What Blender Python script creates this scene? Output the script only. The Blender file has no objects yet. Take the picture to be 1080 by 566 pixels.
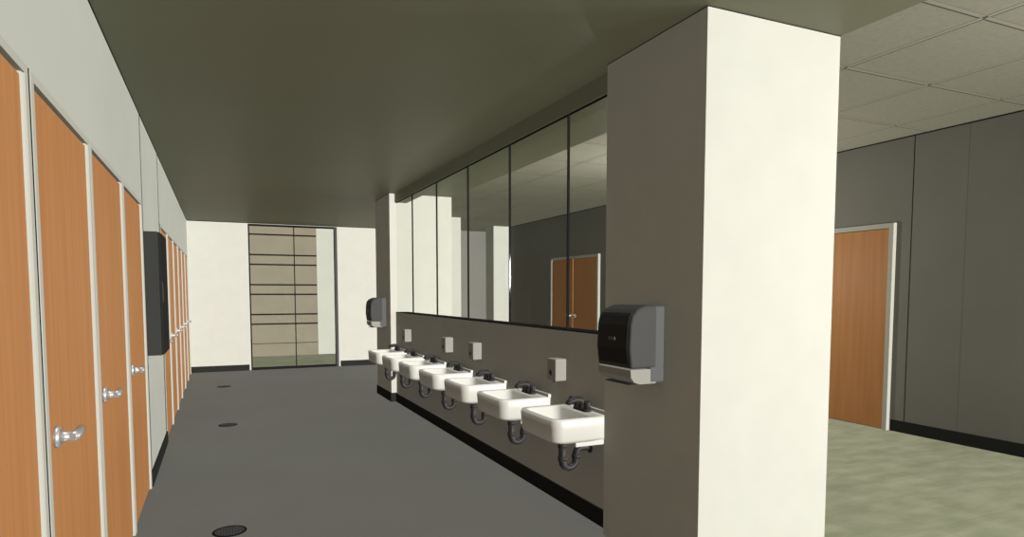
import bpy, math, random
from mathutils import Vector, Matrix
random.seed(3)
E = 1.45
CEIL = 2.76
CEILR = 3.05

# ------------------------------------------------------------ materials
def s2l(c):
    return tuple(((x/255)/12.92 if x/255 <= 0.04045 else ((x/255+0.055)/1.055)**2.4) for x in c)

def mat(name, col, rough=0.6, metal=0.0, spec=0.3, noise=0.0, nscale=(3, 3, 3), detail=4, bump=0.0, col2=None):
    m = bpy.data.materials.new(name)
    m.use_nodes = True
    nt = m.node_tree
    b = nt.nodes["Principled BSDF"]
    b.inputs["Roughness"].default_value = rough
    b.inputs["Metallic"].default_value = metal
    b.inputs["Specular IOR Level"].default_value = spec
    if noise > 0 or col2 is not None:
        tc = nt.nodes.new("ShaderNodeTexCoord")
        mp = nt.nodes.new("ShaderNodeMapping")
        mp.inputs["Scale"].default_value = nscale
        nz = nt.nodes.new("ShaderNodeTexNoise")
        nz.inputs["Scale"].default_value = 1.0
        nz.inputs["Detail"].default_value = detail
        rp = nt.nodes.new("ShaderNodeValToRGB")
        c1 = tuple(max(0, x*(1-noise)) for x in col)
        c2 = col2 if col2 is not None else tuple(min(1, x*(1+noise)) for x in col)
        rp.color_ramp.elements[0].position = 0.32
        rp.color_ramp.elements[1].position = 0.68
        rp.color_ramp.elements[0].color = (*c1, 1)
        rp.color_ramp.elements[1].color = (*c2, 1)
        nt.links.new(tc.outputs["Object"], mp.inputs["Vector"])
        nt.links.new(mp.outputs["Vector"], nz.inputs["Vector"])
        nt.links.new(nz.outputs["Fac"], rp.inputs["Fac"])
        nt.links.new(rp.outputs["Color"], b.inputs["Base Color"])
        if bump > 0:
            bp = nt.nodes.new("ShaderNodeBump")
            bp.inputs["Strength"].default_value = bump
            bp.inputs["Distance"].default_value = 0.01
            nt.links.new(nz.outputs["Fac"], bp.inputs["Height"])
            nt.links.new(bp.outputs["Normal"], b.inputs["Normal"])
    else:
        b.inputs["Base Color"].default_value = (*col, 1)
    return m

M = {}
M['plaster'] = mat("plaster_white", (0.71, 0.70, 0.625), 0.9, spec=0.05, noise=0.02, nscale=(5, 5, 5), detail=6)
M['wall_l'] = mat("wall_painted_left", (0.63, 0.645, 0.57), 0.6, spec=0.15, noise=0.02, nscale=(2, 2, 2))
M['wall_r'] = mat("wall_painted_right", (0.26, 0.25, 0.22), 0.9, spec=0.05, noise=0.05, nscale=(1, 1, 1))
M['wet'] = mat("wet_wall_grey", (0.60, 0.585, 0.53), 0.9, spec=0.05, noise=0.02)
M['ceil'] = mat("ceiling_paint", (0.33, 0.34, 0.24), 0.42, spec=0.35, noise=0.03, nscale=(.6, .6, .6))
M['floor'] = mat("floor_epoxy_grey", (0.205, 0.203, 0.182), 0.8, spec=0.1, noise=0.03, nscale=(1, 1, 1))
M['tile'] = mat("acoustic_tile", (0.53, 0.52, 0.43), 0.9, spec=0.05, noise=0.05, nscale=(25, 25, 1))
M['tbar'] = mat("tbar_metal", (0.58, 0.57, 0.48), 0.8, spec=0.05)
M['tgap'] = mat("tile_shadow_gap", (0.14, 0.14, 0.11), 0.9, spec=0.0)
M['base'] = mat("rubber_base", (0.03, 0.03, 0.028), 0.8, spec=0.05)
M['line'] = mat("dark_joint", (0.02, 0.02, 0.02), 0.9, spec=0.0)
M['frame'] = mat("frame_offwhite", (0.58, 0.57, 0.50), 0.6, spec=0.1)
M['wood'] = mat("door_wood_veneer", s2l((196, 134, 82)), 0.5, spec=0.2, col2=s2l((207, 146, 93)), nscale=(28, 28, 1.0), detail=8)
M['chrome'] = mat("brushed_steel", (0.62, 0.61, 0.58), 0.4, metal=0.6)
M['porcelain'] = mat("porcelain", (0.78, 0.77, 0.70), 0.35, spec=0.3)
M['black'] = mat("black_plastic", (0.025, 0.025, 0.025), 0.45, spec=0.2)
M['matteblack'] = mat("matte_black_panel", (0.025, 0.025, 0.025), 0.8, spec=0.05)
M['panelside'] = mat("panel_side_charcoal", (0.05, 0.05, 0.048), 0.8, spec=0.05)
M['dgrey'] = mat("dark_grey_plastic", (0.07, 0.07, 0.066), 0.55, spec=0.15)
M['mgrey'] = mat("mid_grey_plastic", (0.12, 0.125, 0.125), 0.55, spec=0.15)
M['soap'] = mat("soap_box_grey", (0.40, 0.39, 0.34), 0.6, spec=0.1)
M['darkmetal'] = mat("dark_metal", (0.03, 0.028, 0.026), 0.5, spec=0.3)
M['clad'] = mat("cladding_beige", (0.36, 0.315, 0.235), 0.9, spec=0.05, noise=0.04)
M['grate'] = mat("drain_iron", (0.012, 0.012, 0.012), 0.8, spec=0.05)
M['grateb'] = mat("drain_bar", (0.05, 0.05, 0.048), 0.8, spec=0.05)

# stone tile floor
m = mat("floor_stone_tile", (0.3, 0.3, 0.25), 0.9, spec=0.05, col2=(0.4, 0.4, 0.33), nscale=(3.0, 7, 1), detail=7)
nt = m.node_tree
rp = [n for n in nt.nodes if n.type == 'VALTORGB'][0]
rp.color_ramp.elements[0].color = (*s2l((146, 150, 124)), 1)
rp.color_ramp.elements[1].color = (*s2l((168, 169, 144)), 1)
bsdf = nt.nodes["Principled BSDF"]
tc = [n for n in nt.nodes if n.type == 'TEX_COORD'][0]
br = nt.nodes.new("ShaderNodeTexBrick")
br.offset = 0.0
br.inputs["Scale"].default_value = 1.0
br.inputs["Brick Width"].default_value = 0.5
br.inputs["Row Height"].default_value = 0.5
br.inputs["Mortar Size"].default_value = 0.004
br.inputs["Color1"].default_value = (0.90, 0.90, 0.90, 1)
br.inputs["Color2"].default_value = (1.0, 1.0, 1.0, 1)
br.inputs["Mortar"].default_value = (0.82, 0.82, 0.80, 1)
mul = nt.nodes.new("ShaderNodeMix"); mul.data_type = 'RGBA'; mul.blend_type = 'MULTIPLY'
mul.inputs[0].default_value = 1.0
nt.links.new(tc.outputs["Object"], br.inputs["Vector"])
nt.links.new(rp.outputs["Color"], mul.inputs[6])
nt.links.new(br.outputs["Color"], mul.inputs[7])
nt.links.new(mul.outputs[2], bsdf.inputs["Base Color"])
M['floor_r'] = m

g = bpy.data.materials.new("clear_glass")
g.use_nodes = True
nt = g.node_tree
nt.nodes.clear()
o = nt.nodes.new("ShaderNodeOutputMaterial")
mx = nt.nodes.new("ShaderNodeMixShader")
tr = nt.nodes.new("ShaderNodeBsdfTransparent")
tr.inputs["Color"].default_value = (0.95, 0.96, 0.95, 1)
gl = nt.nodes.new("ShaderNodeBsdfGlossy")
gl.inputs["Roughness"].default_value = 0.02
mx.inputs["Fac"].default_value = 0.02
nt.links.new(tr.outputs[0], mx.inputs[1])
nt.links.new(gl.outputs[0], mx.inputs[2])
nt.links.new(mx.outputs[0], o.inputs["Surface"])
M['glass'] = g

# ------------------------------------------------------------ mesh builder
class B:
    def __init__(s):
        s.v = []; s.f = []; s.mi = []; s.sm = []; s.mats = []
    def m(s, k):
        if k not in s.mats: s.mats.append(k)
        return s.mats.index(k)
    def face(s, idx, k, smooth=False):
        s.f.append(idx); s.mi.append(s.m(k)); s.sm.append(smooth)
    def box(s, x0, x1, y0, y1, z0, z1, k, skip=()):
        n = len(s.v)
        s.v += [(x, y, z) for x in (x0, x1) for y in (y0, y1) for z in (z0, z1)]
        F = {'-x': (0, 1, 3, 2), '+x': (4, 6, 7, 5), '-y': (0, 4, 5, 1), '+y': (2, 3, 7, 6), '-z': (0, 2, 6, 4), '+z': (1, 5, 7, 3)}
        for kk, q in F.items():
            kq = k if isinstance(k, str) else k.get(kk, k['*'])
            s.face([n+i for i in q], kq)
    def loft(s, rings, k, cap0=True, cap1=True, smooth=True, closed=True):
        n0 = len(s.v); m = len(rings[0])
        for r in rings: s.v += [tuple(p) for p in r]
        for i in range(len(rings)-1):
            for j in range(m if closed else m-1):
                a = n0+i*m+j; b = n0+i*m+(j+1) % m
                s.face([a, b, b+m, a+m], k, smooth)
        if cap0: s.face([n0+j for j in range(m)][::-1], k)
        if cap1: s.face([n0+(len(rings)-1)*m+j for j in range(m)], k)
    def tube(s, pts, r, k, n=14, cap=True):
        pts = [Vector(p) for p in pts]
        rs = r if isinstance(r, (list, tuple)) else [r]*len(pts)
        up = None; rings = []
        for i, p in enumerate(pts):
            t = (pts[min(i+1, len(pts)-1)]-pts[max(i-1, 0)]).normalized()
            if up is None:
                a = Vector((0, 0, 1)) if abs(t.z) < 0.9 else Vector((0, 1, 0))
                up = (a-t*a.dot(t)).normalized()
            else:
                up = (up-t*up.dot(t)).normalized()
            w = t.cross(up)
            rings.append([p+(up*math.cos(2*math.pi*j/n)+w*math.sin(2*math.pi*j/n))*rs[i] for j in range(n)])
        s.loft(rings, k, cap, cap)
    def obj(s, name, parent=None, loc=None, bevel=0.0, seg=2):
        me = bpy.data.meshes.new(name)
        me.from_pydata([tuple(v) for v in s.v], [], s.f)
        for k in s.mats: me.materials.append(M[k])
        for p, a, b in zip(me.polygons, s.mi, s.sm):
            p.material_index = a; p.use_smooth = b
        me.update()
        import bmesh
        bm = bmesh.new(); bm.from_mesh(me)
        bmesh.ops.recalc_face_normals(bm, faces=bm.faces)
        bm.to_mesh(me); bm.free()
        ob = bpy.data.objects.new(name, me)
        bpy.context.scene.collection.objects.link(ob)
        if loc: ob.location = loc
        if parent: ob.parent = parent
        if bevel > 0:
            md = ob.modifiers.new("bev", 'BEVEL'); md.width = bevel; md.segments = seg; md.limit_method = 'ANGLE'
        return ob

def empty(name, loc=(0, 0, 0)):
    e = bpy.data.objects.new(name, None)
    e.location = loc
    e.empty_display_size = 0.1
    bpy.context.scene.collection.objects.link(e)
    return e

def simple(name, x0, x1, y0, y1, z0, z1, k, bevel=0):
    b = B(); b.box(x0, x1, y0, y1, z0, z1, k)
    return b.obj(name, bevel=bevel)

# ------------------------------------------------------------ room shell
YB = 13.1       # back wall
YC = 15.9       # corridor end wall
YN = -2.5       # near open end
XL, XW, XR = -0.50, 2.14, 6.45
simple("floor", -0.75, 2.93, YN, YB+0.06, -0.12, 0, 'floor')
b = B()
b.box(2.93, XR+0.15, YN, YC+0.1, -0.12, 0, 'floor_r')
b.box(-1.5, 2.93, YB+0.06, YC+0.1, -0.12, 0, 'floor_r')
b.obj("floor_lobby")
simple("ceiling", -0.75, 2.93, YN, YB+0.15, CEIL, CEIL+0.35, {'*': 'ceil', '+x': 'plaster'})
b = B()
b.box(2.93, XR+0.15, YN, YC+0.1, CEILR, CEILR+0.1, 'tile')
b.box(-1.5, 2.93, YB+0.15, YC+0.1, CEILR, CEILR+0.1, 'tile')
b.obj("ceiling_lobby")
b = B()
x = 2.93+0.25
xs = []
while x < XR: xs.append(x); x += 0.92
ys = []
y = YN+0.3
while y < YC: ys.append(y); y += 0.92
for x in xs:
    b.box(x-0.016, x+0.016, YN, YC, CEILR-0.003, CEILR-0.001, 'tbar')
    b.box(x+0.016, x+0.028, YN, YC, CEILR-0.002, CEILR-0.001, 'tgap')
for y in ys:
    b.box(2.94, XR-0.01, y-0.016, y+0.016, CEILR-0.003, CEILR-0.001, {'*': 'tbar', '-y': 'tgap'})
    b.box(2.94, XR-0.01, y+0.016, y+0.028, CEILR-0.002, CEILR-0.001, 'tgap')
b.obj("ceiling_grid")

# left doors: (y0,y1)
ldoors = [(0.42, 1.32), (1.42, 2.32), (2.43, 3.32), (3.41, 4.38), (4.47, 5.40)]
y = 7.12
while y+0.9 < YB:
    ldoors.append((y, y+0.88)); y += 0.985
DH = 2.08
b = B()
yy = YN
for (a, c) in ldoors:
    b.box(XL-0.06, XL, yy, a-0.01, 0, CEIL, 'wall_l')
    b.box(XL-0.06, XL, a-0.01, c+0.01, DH+0.01, CEIL, 'wall_l')
    yy = c+0.01
b.box(XL-0.06, XL, yy, YB, 0, CEIL, 'wall_l')
b.box(XL-0.2, XL-0.06, YN, YB, 0, CEIL, 'line')  # backing coloured dark to stand in for shadow in the door gaps
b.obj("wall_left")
def lever(parent, xf, y, z, d=1, side=1):
    """side=+1: door faces +x ; d: lever direction along y"""
    b = B()
    s = side
    b.tube([(xf, y, z), (xf+s*0.012, y, z), (xf+s*0.016, y, z)], [0.036, 0.036, 0.03], 'chrome', 24)
    b.tube([(xf+s*0.014, y, z), (xf+s*0.03, y, z), (xf+s*0.05, y, z)], [0.022, 0.016, 0.016], 'chrome', 16)
    b.tube([(xf+s*0.05, y-d*0.018, z), (xf+s*0.055, y, z), (xf+s*0.056, y+d*0.06, z), (xf+s*0.052, y+d*0.115, z+0.002), (xf+s*0.045, y+d*0.125, z+0.002)],
           [0.012, 0.018, 0.015, 0.014, 0.010], 'chrome', 14)
    b.obj("lever_handle", parent)

for i, (a, c) in enumerate(ldoors):
    e = empty("door_%d" % (i+1))
    b = B(); b.box(XL-0.05, XL-0.006, a+0.001, c-0.001, 0.012, DH-0.001, 'wood'); b.obj("door_leaf", e, bevel=0.002)
    b = B()
    w = 0.03
    b.box(XL, XL+0.006, a-0.01-w, a-0.005, 0, DH+0.032, 'frame')
    b.box(XL, XL+0.006, c+0.005, c+0.01+w, 0, DH+0.032, 'frame')
    b.box(XL, XL+0.006, a-0.005, c+0.005, DH+0.005, DH+0.032, 'frame')
    b.box(XL, XL+0.003, a-0.015-w, a-0.01-w, 0, DH+0.036, 'line')
    b.box(XL, XL+0.003, c+0.01+w, c+0.014+w, 0, DH+0.036, 'line')
    b.obj("door_frame", e)
    lever(e, XL-0.006, a+0.12, 0.975, 1, 1)

# trims on left wall
simple("baseboard_left", XL, XL+0.012, 5.46, 7.06, 0, 0.11, 'base')
simple("trim_1", XL, XL+0.004, YN, YB, CEIL-0.005, CEIL, 'line')
simple("trim_2", XL, XL+0.003, 5.52, 5.528, 0.11, CEIL-0.01, 'line')
simple("trim_3", XL, XL+0.003, 7.0, 7.008, 0.11, CEIL-0.01, 'line')

# back wall
OX0, OX1, OH = 0.52, 2.14, 2.74
b = B()
b.box(XL-0.2, OX0, YB, YB+0.15, 0, CEIL, 'plaster')
b.box(OX1, 4.72, YB, YB+0.15, 0, CEIL, 'plaster')
b.box(2.93, 4.72, YB, YB+0.15, CEIL, CEILR, 'plaster')
b.box(OX0, OX1, YB, YB+0.15, OH, CEIL, 'plaster')
b.obj("wall_back")
b = B()
b.box(XL, OX0-0.03, YB-0.012, YB, 0, 0.11, 'base')
b.box(OX1+0.03, 4.72, YB-0.012, YB, 0, 0.11, 'base')
b.obj("baseboard_back")
simple("trim_4", XL+0.01, 2.93, YB-0.006, YB, CEIL-0.012, CEIL, 'line')
# glazed entrance in back wall
e = empty("window_1")
b = B()
b.box(OX0, OX0+0.025, YB-0.01, YB+0.1, 0, OH, 'line')
b.box(OX1-0.05, OX1, YB-0.01, YB+0.1, 0, OH, {'*': 'dgrey'})
b.box(OX0, OX1, YB-0.01, YB+0.1, OH-0.03, OH, 'line')
b.box(OX0, OX1, YB-0.01, YB+0.1, 0, 0.04, 'line')
b.box(1.33, 1.345, YB+0.02, YB+0.06, 0.04, OH-0.03, 'line')
b.obj("window_frame", e)
b = B(); b.box(OX0+0.025, OX1-0.05, YB+0.035, YB+0.043, 0.04, OH-0.03, 'glass'); b.obj("window_glass", e)

# corridor end wall with clad panels
simple("wall_corridor", -1.5, XR+0.15, YC, YC+0.15, 0, CEILR, 'plaster')
b = B()
z = 0.30
b.box(-1.0, 2.12, YC-0.03, YC, 0.0, z-0.015, 'clad')
i = 0
while z < CEILR:
    h = 0.46 if i % 2 == 0 else 0.22
    z1 = min(z+h, CEILR)
    b.box(-1.0, 2.12, YC-0.03, YC, z, z1-0.035, 'clad')
    b.box(-1.0, 2.12, YC-0.012, YC, z1-0.035, z1, 'line')
    z = z1; i += 1
b.box(-1.0, 2.12, YC-0.012, YC, 0.285, 0.30, 'line')
b.obj("wall_cladding")
simple("wall_corridor_left", -1.65, -1.5, YB, YC, 0, CEILR, 'plaster')

# right wall
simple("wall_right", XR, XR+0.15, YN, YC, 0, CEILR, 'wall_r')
b = B()
b.box(XR-0.012, XR, YN, 4.53, 0, 0.12, 'base')
b.box(XR-0.012, XR, 5.60, 10.28, 0, 0.12, 'base')
b.obj("baseboard_right")
simple("trim_5", XR-0.004, XR, 4.387, 4.393, 0.12, CEILR-0.01, 'line')
simple("trim_6", XR-0.001, XR, 3.86, 3.862, 0.12, CEILR-0.01, 'dgrey')
simple("trim_7", XR-0.004, XR, YN, YC, CEILR-0.014, CEILR-0.004, 'line')
simple("wall_pilaster", 6.02, XR, 14.4, 14.9, 0, CEILR, 'plaster')
simple("wall_recess", 5.25, XR-0.01, YC-0.06, YC, 0, CEILR, 'wall_r')

def rdoor(idx, y0, y1, leaves):
    e = empty("door_%d" % idx)
    b = B(); w = 0.05
    b.box(XR-0.05, XR, y0-w, y0, 0, 2.13+w, 'frame')
    b.box(XR-0.05, XR, y1, y1+w, 0, 2.13+w, 'frame')
    b.box(XR-0.05, XR, y0, y1, 2.13, 2.13+w, 'frame')
    b.box(XR-0.008, XR, y0, y1, 0, 2.13, 'line')
    b.obj("door_frame", e)
    n = leaves; W = (y1-y0)/n
    for i in range(n):
        b = B(); b.box(XR-0.042, XR-0.008, y0+i*W+0.006, y0+(i+1)*W-0.006, 0.01, 2.122, 'wood'); b.obj("door_leaf", e, bevel=0.002)
    if n == 2:
        lever(e, XR-0.042, y0+W-0.07, 1.0, -1, -1)
        lever(e, XR-0.042, y0+W+0.07, 1.0, 1, -1)
    else:
        lever(e, XR-0.042, y1-0.08, 1.0, -1, -1)
nd = len(ldoors)
rdoor(nd+1, 4.60, 5.52, 1)
rdoor(nd+2, 10.36, 12.15, 2)

# ------------------------------------------------------------ pillars
for nm, y0, y1 in (("pillar", 2.41, 3.25), ("pillar.001", 8.5, 9.34)):
    e = empty(nm)
    b = B(); b.box(2.07, 2.93, y0, y1, 0, CEIL-0.001, 'plaster'); b.obj("shaft", e)
    b = B()
    t = 0.01
    if y0 > 5:
        b.box(2.07-t, 2.07, y0-t, y1+t, 0, 0.12, 'base')
        b.box(2.07, 2.93, y0-t, y0, 0, 0.12, 'base')
        b.box(2.93, 2.93+t, y0-t, y1+t, 0, 0.12, 'base')
        b.obj("base_trim", e)
    b = B()
    b.box(2.067, 2.07, y0-0.002, y1, CEIL-0.004, CEIL-0.001, 'line')
    b.box(2.07, 2.93, y0-0.002, y0, CEIL-0.004, CEIL-0.001, 'line')
    b.obj("joint", e)

# ------------------------------------------------------------ wet wall + glazing
WY0, WY1 = 3.252, 8.498
simple("wall_sink", XW, XW+0.16, WY0, WY1, 0, 1.195, 'wet')
simple("baseboard_sink", XW-0.012, XW, WY0, WY1, 0, 0.11, 'base')
simple("trim_8", XW-0.002, XW+0.16, WY0, WY1, 1.195, 1.202, 'line')
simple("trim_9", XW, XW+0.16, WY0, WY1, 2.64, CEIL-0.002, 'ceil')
e = empty("window_2")
js = [WY0, 3.87, 4.835, 5.80, 6.765, 7.73, WY1]
b = B()
for a, c in zip(js[:-1], js[1:]):
    b.box(XW+0.02, XW+0.028, a+0.006, c-0.006, 1.203, 2.64, 'glass')
b.obj("glass_panes", e)
b = B()
for j in js[1:-1]:
    b.box(XW+0.016, XW+0.032, j-0.005, j+0.005, 1.203, 2.64, 'line')
b.box(XW+0.012, XW+0.034, WY0, WY1, 2.636, 2.64, 'line')
b.obj("glass_joints", e)

# ------------------------------------------------------------ sinks
def ring(xb, xf, hy, rb, rf, z, n=8):
    """rounded rect: back x=xb (wall), front x=xf (<xb), half width hy"""
    pts = []
    cs = [(xb-rb, hy-rb, rb, 0), (xf+rf, hy-rf, rf, 90), (xf+rf, -hy+rf, rf, 180), (xb-rb, -hy+rb, rb, 270)]
    for cx, cy, r, a0 in cs:
        for i in range(n+1):
            a = math.radians(a0+90*i/n)
            pts.append((cx+r*math.cos(a), cy+r*math.sin(a), z))
    return pts

def sink(nm, yc):
    e = empty(nm, (XW, yc, 0.71))
    b = B()
    D = -0.40; H = 0.25
    rings = [
        ring(-0.10, -0.26, 0.07, 0.05, 0.05, -0.175),
        ring(-0.05, -0.33, 0.18, 0.06, 0.07, -0.16),
        ring(-0.0005, D+0.025, H-0.02, 0.02, 0.07, -0.14),
        ring(-0.0005, D+0.01, H-0.008, 0.015, 0.07, -0.125),
        ring(-0.0005, D+0.003, H-0.003, 0.012, 0.07, -0.012),
        ring(-0.0005, D+0.008, H-0.008, 0.012, 0.068, 0.0),
        ring(-0.105, D+0.035, H-0.035, 0.06, 0.06, 0.0),
        ring(-0.110, D+0.042, H-0.042, 0.06, 0.06, -0.010),
        ring(-0.120, D+0.065, H-0.065, 0.06, 0.06, -0.08),
        ring(-0.15, D+0.11, H-0.12, 0.05, 0.05, -0.125),
        ring(-0.20, D+0.165, 0.025, 0.017, 0.017, -0.132),
    ]
    b.loft(rings, 'porcelain')
    # raised backsplash ledge
    b.box(-0.022, -0.0005, -H+0.004, H-0.004, -0.004, 0.022, 'porcelain')
    b.tube([(-0.218, 0, -0.134), (-0.218, 0, -0.128)], [0.02, 0.02], 'darkmetal', 16)
    b.obj("basin", e)
    # wall bracket
    b = B()
    b.box(-0.20, -0.0005, -0.17, -0.14, -0.19, -0.14, 'porcelain')
    b.box(-0.20, -0.0005, 0.14, 0.17, -0.19, -0.14, 'porcelain')
    b.obj("wall_bracket", e, bevel=0.004)
    # faucet
    b = B()
    b.loft([ring(-0.03, -0.085, 0.085, 0.026, 0.026, 0.0), ring(-0.03, -0.085, 0.085, 0.026, 0.026, 0.012), ring(-0.036, -0.079, 0.078, 0.02, 0.02, 0.018)], 'darkmetal')
    b.tube([(-0.057, 0, 0.015), (-0.057, 0, 0.05), (-0.07, 0, 0.066), (-0.10, 0, 0.07), (-0.145, 0, 0.062), (-0.158, 0, 0.05), (-0.16, 0, 0.04)],
           [0.026, 0.024, 0.023, 0.021, 0.020, 0.018, 0.016], 'darkmetal')
    for s in (-1, 1):
        b.tube([(-0.057, s*0.062, 0.014), (-0.057, s*0.062, 0.036), (-0.057, s*0.062, 0.056), (-0.057, s*0.062, 0.066)], [0.022, 0.020, 0.024, 0.017], 'darkmetal')
        b.tube([(-0.057, s*0.062, 0.056), (-0.075, s*0.085, 0.062), (-0.09, s*0.105, 0.068)], [0.012, 0.012, 0.010], 'darkmetal', 10)
    b.obj("faucet", e)
    # trap
    b = B()
    pts = [(-0.20, 0, -0.17), (-0.20, 0, -0.29)]
    for i in range(1, 12):
        a = math.pi+math.pi*i/12
        pts.append((-0.15+0.05*math.cos(a), 0, -0.31+0.05*math.sin(a)))
    pts += [(-0.10, 0, -0.30), (-0.10, 0, -0.275)]
    for i in range(1, 7):
        a = math.pi-math.pi/2*i/6
        pts.append((-0.065+0.035*math.cos(a), 0, -0.275+0.035*math.sin(a)))
    pts += [(-0.03, 0, -0.24), (-0.0005, 0, -0.24)]
    b.tube(pts, 0.023, 'darkmetal', 16)
    b.tube([(-0.20, 0, -0.2), (-0.20, 0, -0.228)], 0.029, 'darkmetal', 8)
    b.tube([(-0.20, 0, -0.285), (-0.20, 0, -0.31)], 0.029, 'darkmetal', 8)
    b.tube([(-0.10, 0, -0.305), (-0.10, 0, -0.28)], 0.029, 'darkmetal', 8)
    b.tube([(-0.012, 0, -0.24), (-0.004, 0, -0.24), (-0.0005, 0, -0.24)], [0.026, 0.040, 0.042], 'darkmetal', 20)
    b.obj("drain_trap", e)

for k in range(7):
    sink("wall_mounted_sink" + ("" if k == 0 else ".%03d" % k), 3.53+0.78*k)

# soap dispensers
for k, y in enumerate((3.90, 5.46, 6.24, 7.80)):
    e = empty("soap_dispenser" + ("" if k == 0 else ".%03d" % k), (XW, y, 0.93))
    b = B()
    b.box(-0.085, -0.0005, -0.06, 0.06, -0.075, 0.075, 'soap')
    b.obj("housing", e, bevel=0.006, seg=3)
    b = B()
    b.tube([(-0.092, 0, -0.02), (-0.084, 0, -0.02)], [0.018, 0.02], 'darkmetal', 16)
    b.tube([(-0.06, 0, -0.073), (-0.06, 0, -0.09)], [0.012, 0.008], 'dgrey', 12)
    b.obj("push_button", e)

# paper towel dispensers on the pillars
def towel(nm, y):
    e = empty(nm, (2.07, y, 1.19))
    W = 0.155
    def prism(b, pr, y0, y1, k):
        n = len(pr); n0 = len(b.v)
        b.v += [(x, y0, z) for x, z in pr] + [(x, y1, z) for x, z in pr]
        b.face([n0+i for i in range(n)], k); b.face([n0+n+i for i in range(n)][::-1], k)
        for i in range(n):
            j = (i+1) % n
            b.face([n0+i, n0+j, n0+n+j, n0+n+i], k, False)
    b = B()
    back = [(-0.0005, -0.196), (-0.09, -0.196), (-0.09, 0.192), (-0.0005, 0.196)]
    prism(b, back, -W+0.003, W-0.003, 'mgrey')
    b.obj("back_housing", e, bevel=0.01, seg=3)
    b = B()
    cov = [(-0.05, -0.12), (-0.205, -0.12), (-0.217, -0.02), (-0.212, 0.10), (-0.20, 0.145), (-0.17, 0.178), (-0.12, 0.197), (-0.05, 0.2)]
    prism(b, cov, -W, W, 'dgrey')
    b.obj("cover", e, bevel=0.012, seg=3)
    b = B()
    fr = [(-0.19, -0.10), (-0.209, -0.10), (-0.2205, -0.02), (-0.2155, 0.10), (-0.204, 0.145), (-0.19, 0.162)]
    prism(b, fr, -W+0.02, W-0.02, 'black')
    b.obj("cover_window", e, bevel=0.003)
    b = B()
    chin = [(-0.05, -0.2), (-0.15, -0.2), (-0.185, -0.188), (-0.203, -0.165), (-0.207, -0.124), (-0.05, -0.124)]
    prism(b, chin, -W+0.004, W-0.004, 'soap')
    b.box(-0.19, -0.12, -0.11, 0.11, -0.206, -0.199, 'black')
    b.obj("paper_slot", e, bevel=0.006)
    b = B(); b.box(-0.224, -0.219, -0.03, 0.03, 0.02, 0.035, 'mgrey'); b.obj("badge", e)

towel("paper_towel_dispenser", 2.84)
towel("paper_towel_dispenser.001", 8.90)

# dark wall cabinet on left wall
e = empty("wall_cabinet", (XL, 5.54, 0.98))
b = B()
b.box(0.0005, 0.095, 0, 0.60, 0, 0.93, {'*': 'panelside', '+x': 'matteblack'})
b.obj("body", e, bevel=0.004)
b = B()
b.box(0.095, 0.11, 0.005, 0.595, 0.005, 0.925, 'matteblack')
b.box(0.11, 0.116, 0.03, 0.045, 0.40, 0.55, 'dgrey')
b.obj("cabinet_door", e, bevel=0.005)

# floor drains
for k, (x, y) in enumerate(((0.02, 4.23), (0.05, 7.72), (0.03, 10.95))):
    b = B()
    R = 0.098
    n = 32
    def cr(r, z): return [(r*math.cos(2*math.pi*j/n), r*math.sin(2*math.pi*j/n), z) for j in range(n)]
    b.loft([cr(R, 0.0005), cr(R, 0.004), cr(R-0.014, 0.005), cr(R-0.014, 0.001)], 'grate', cap0=True, cap1=True, smooth=False)
    for i in range(-4, 5):
        yy = i*0.017
        hx = math.sqrt(max(0, (R-0.014)**2-yy*yy))
        b.box(-hx, hx, yy-0.003, yy+0.003, 0.001, 0.005, 'grateb')
        b.box(yy-0.003, yy+0.003, -hx, hx, 0.001, 0.0048, 'grateb')
    b.obj("floor_drain" + ("" if k == 0 else ".%03d" % k), loc=(x, y, 0))

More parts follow.
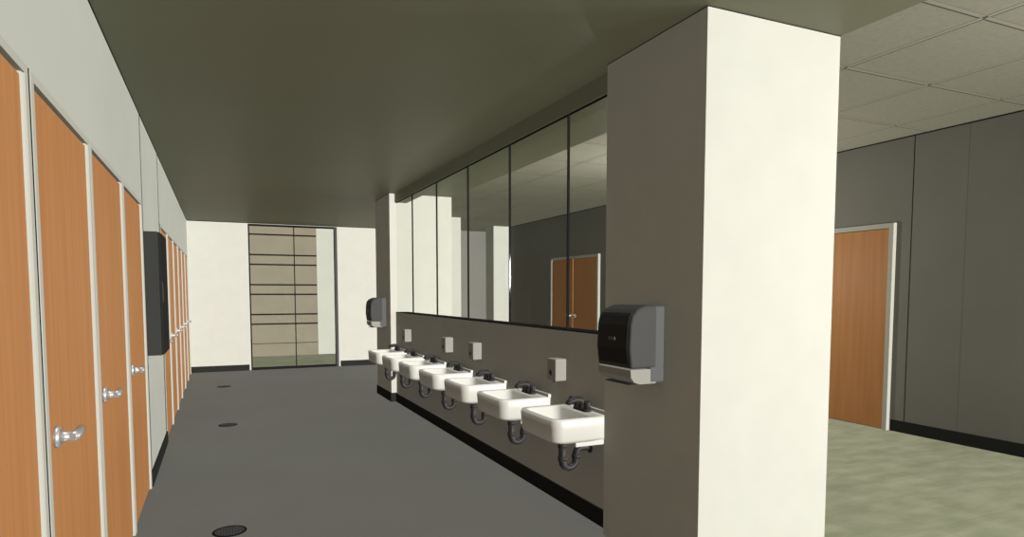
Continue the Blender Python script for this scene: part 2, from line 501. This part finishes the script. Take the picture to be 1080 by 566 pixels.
# ------------------------------------------------------------ lights
def sun(name, d, strength, col=(1, 1, 1), shadow=False, mb=None):
    l = bpy.data.lights.new(name, 'SUN')
    l.energy = strength; l.color = col; l.angle = 0.05
    l.use_shadow = shadow
    if mb is not None: l.cycles.max_bounces = mb
    ob = bpy.data.objects.new(name, l)
    ob.rotation_euler = Vector(d).to_track_quat('-Z', 'Y').to_euler()
    ob.location = (0, 0, 6)
    bpy.context.scene.collection.objects.link(ob)
KD = (-0.42, 0.91, -0.03)
sun("sun_low", KD, 1.1, (1, 0.995, 0.96))
sun("sun_low_flat", KD, 2.5, (1, 0.995, 0.96), mb=0)
sun("fill_left", (-1, 0, 0), 0.75, (1, 1, 0.98), mb=0)
sun("fill_right", (1, 0, 0), 0.20, (0.9, 1, 0.97), mb=0)
sun("fill_down", (0, 0, -1), 1.6, (1, 1, 0.98), mb=0)
sun("fill_up", (0, 0, 1), 0.40, (1, 1, 0.90), mb=0)
def point(name, loc, p, r=0.1, col=(1, 0.97, 0.90)):
    l = bpy.data.lights.new(name, 'POINT'); l.energy = p; l.shadow_soft_size = r; l.color = col
    ob = bpy.data.objects.new(name, l); ob.location = loc
    bpy.context.scene.collection.objects.link(ob)
point("lobby_fill_near", (4.6, 1.0, 1.7), 46)  # unseen point light added to brighten the lobby, no fixture
point("lobby_fill_far", (4.8, 6.3, 1.7), 55)  # added fill for the far lobby, hidden behind the near pillar
point("entry_ceiling_fill", (3.0, 1.1, 1.7), 8, 0.2)  # out-of-view light added to lift the ceiling near the pillar

w = bpy.data.worlds.new("world"); bpy.context.scene.world = w
w.use_nodes = True
w.node_tree.nodes["Background"].inputs[0].default_value = (0.95, 0.97, 0.92, 1)
w.node_tree.nodes["Background"].inputs[1].default_value = 0.12

# ------------------------------------------------------------ camera
cam = bpy.data.cameras.new("camera")
cam.sensor_width = 36; cam.sensor_fit = 'HORIZONTAL'
cam.lens = 683/1080*36
cam.shift_y = 71/1080
cam.clip_start = 0.05
co = bpy.data.objects.new("camera", cam)
bpy.context.scene.collection.objects.link(co)
th, ph = math.radians(24.3), math.radians(3.77)
F = Vector((math.sin(th)*math.cos(ph), math.cos(th)*math.cos(ph), -math.sin(ph)))
R = Vector((math.cos(th), -math.sin(th), 0)); U = R.cross(F)
mw = Matrix((R, U, -F)).transposed().to_4x4()
mw.translation = (0, 0, E)
co.matrix_world = mw
bpy.context.scene.camera = co
bpy.context.scene.view_settings.view_transform = 'Standard'
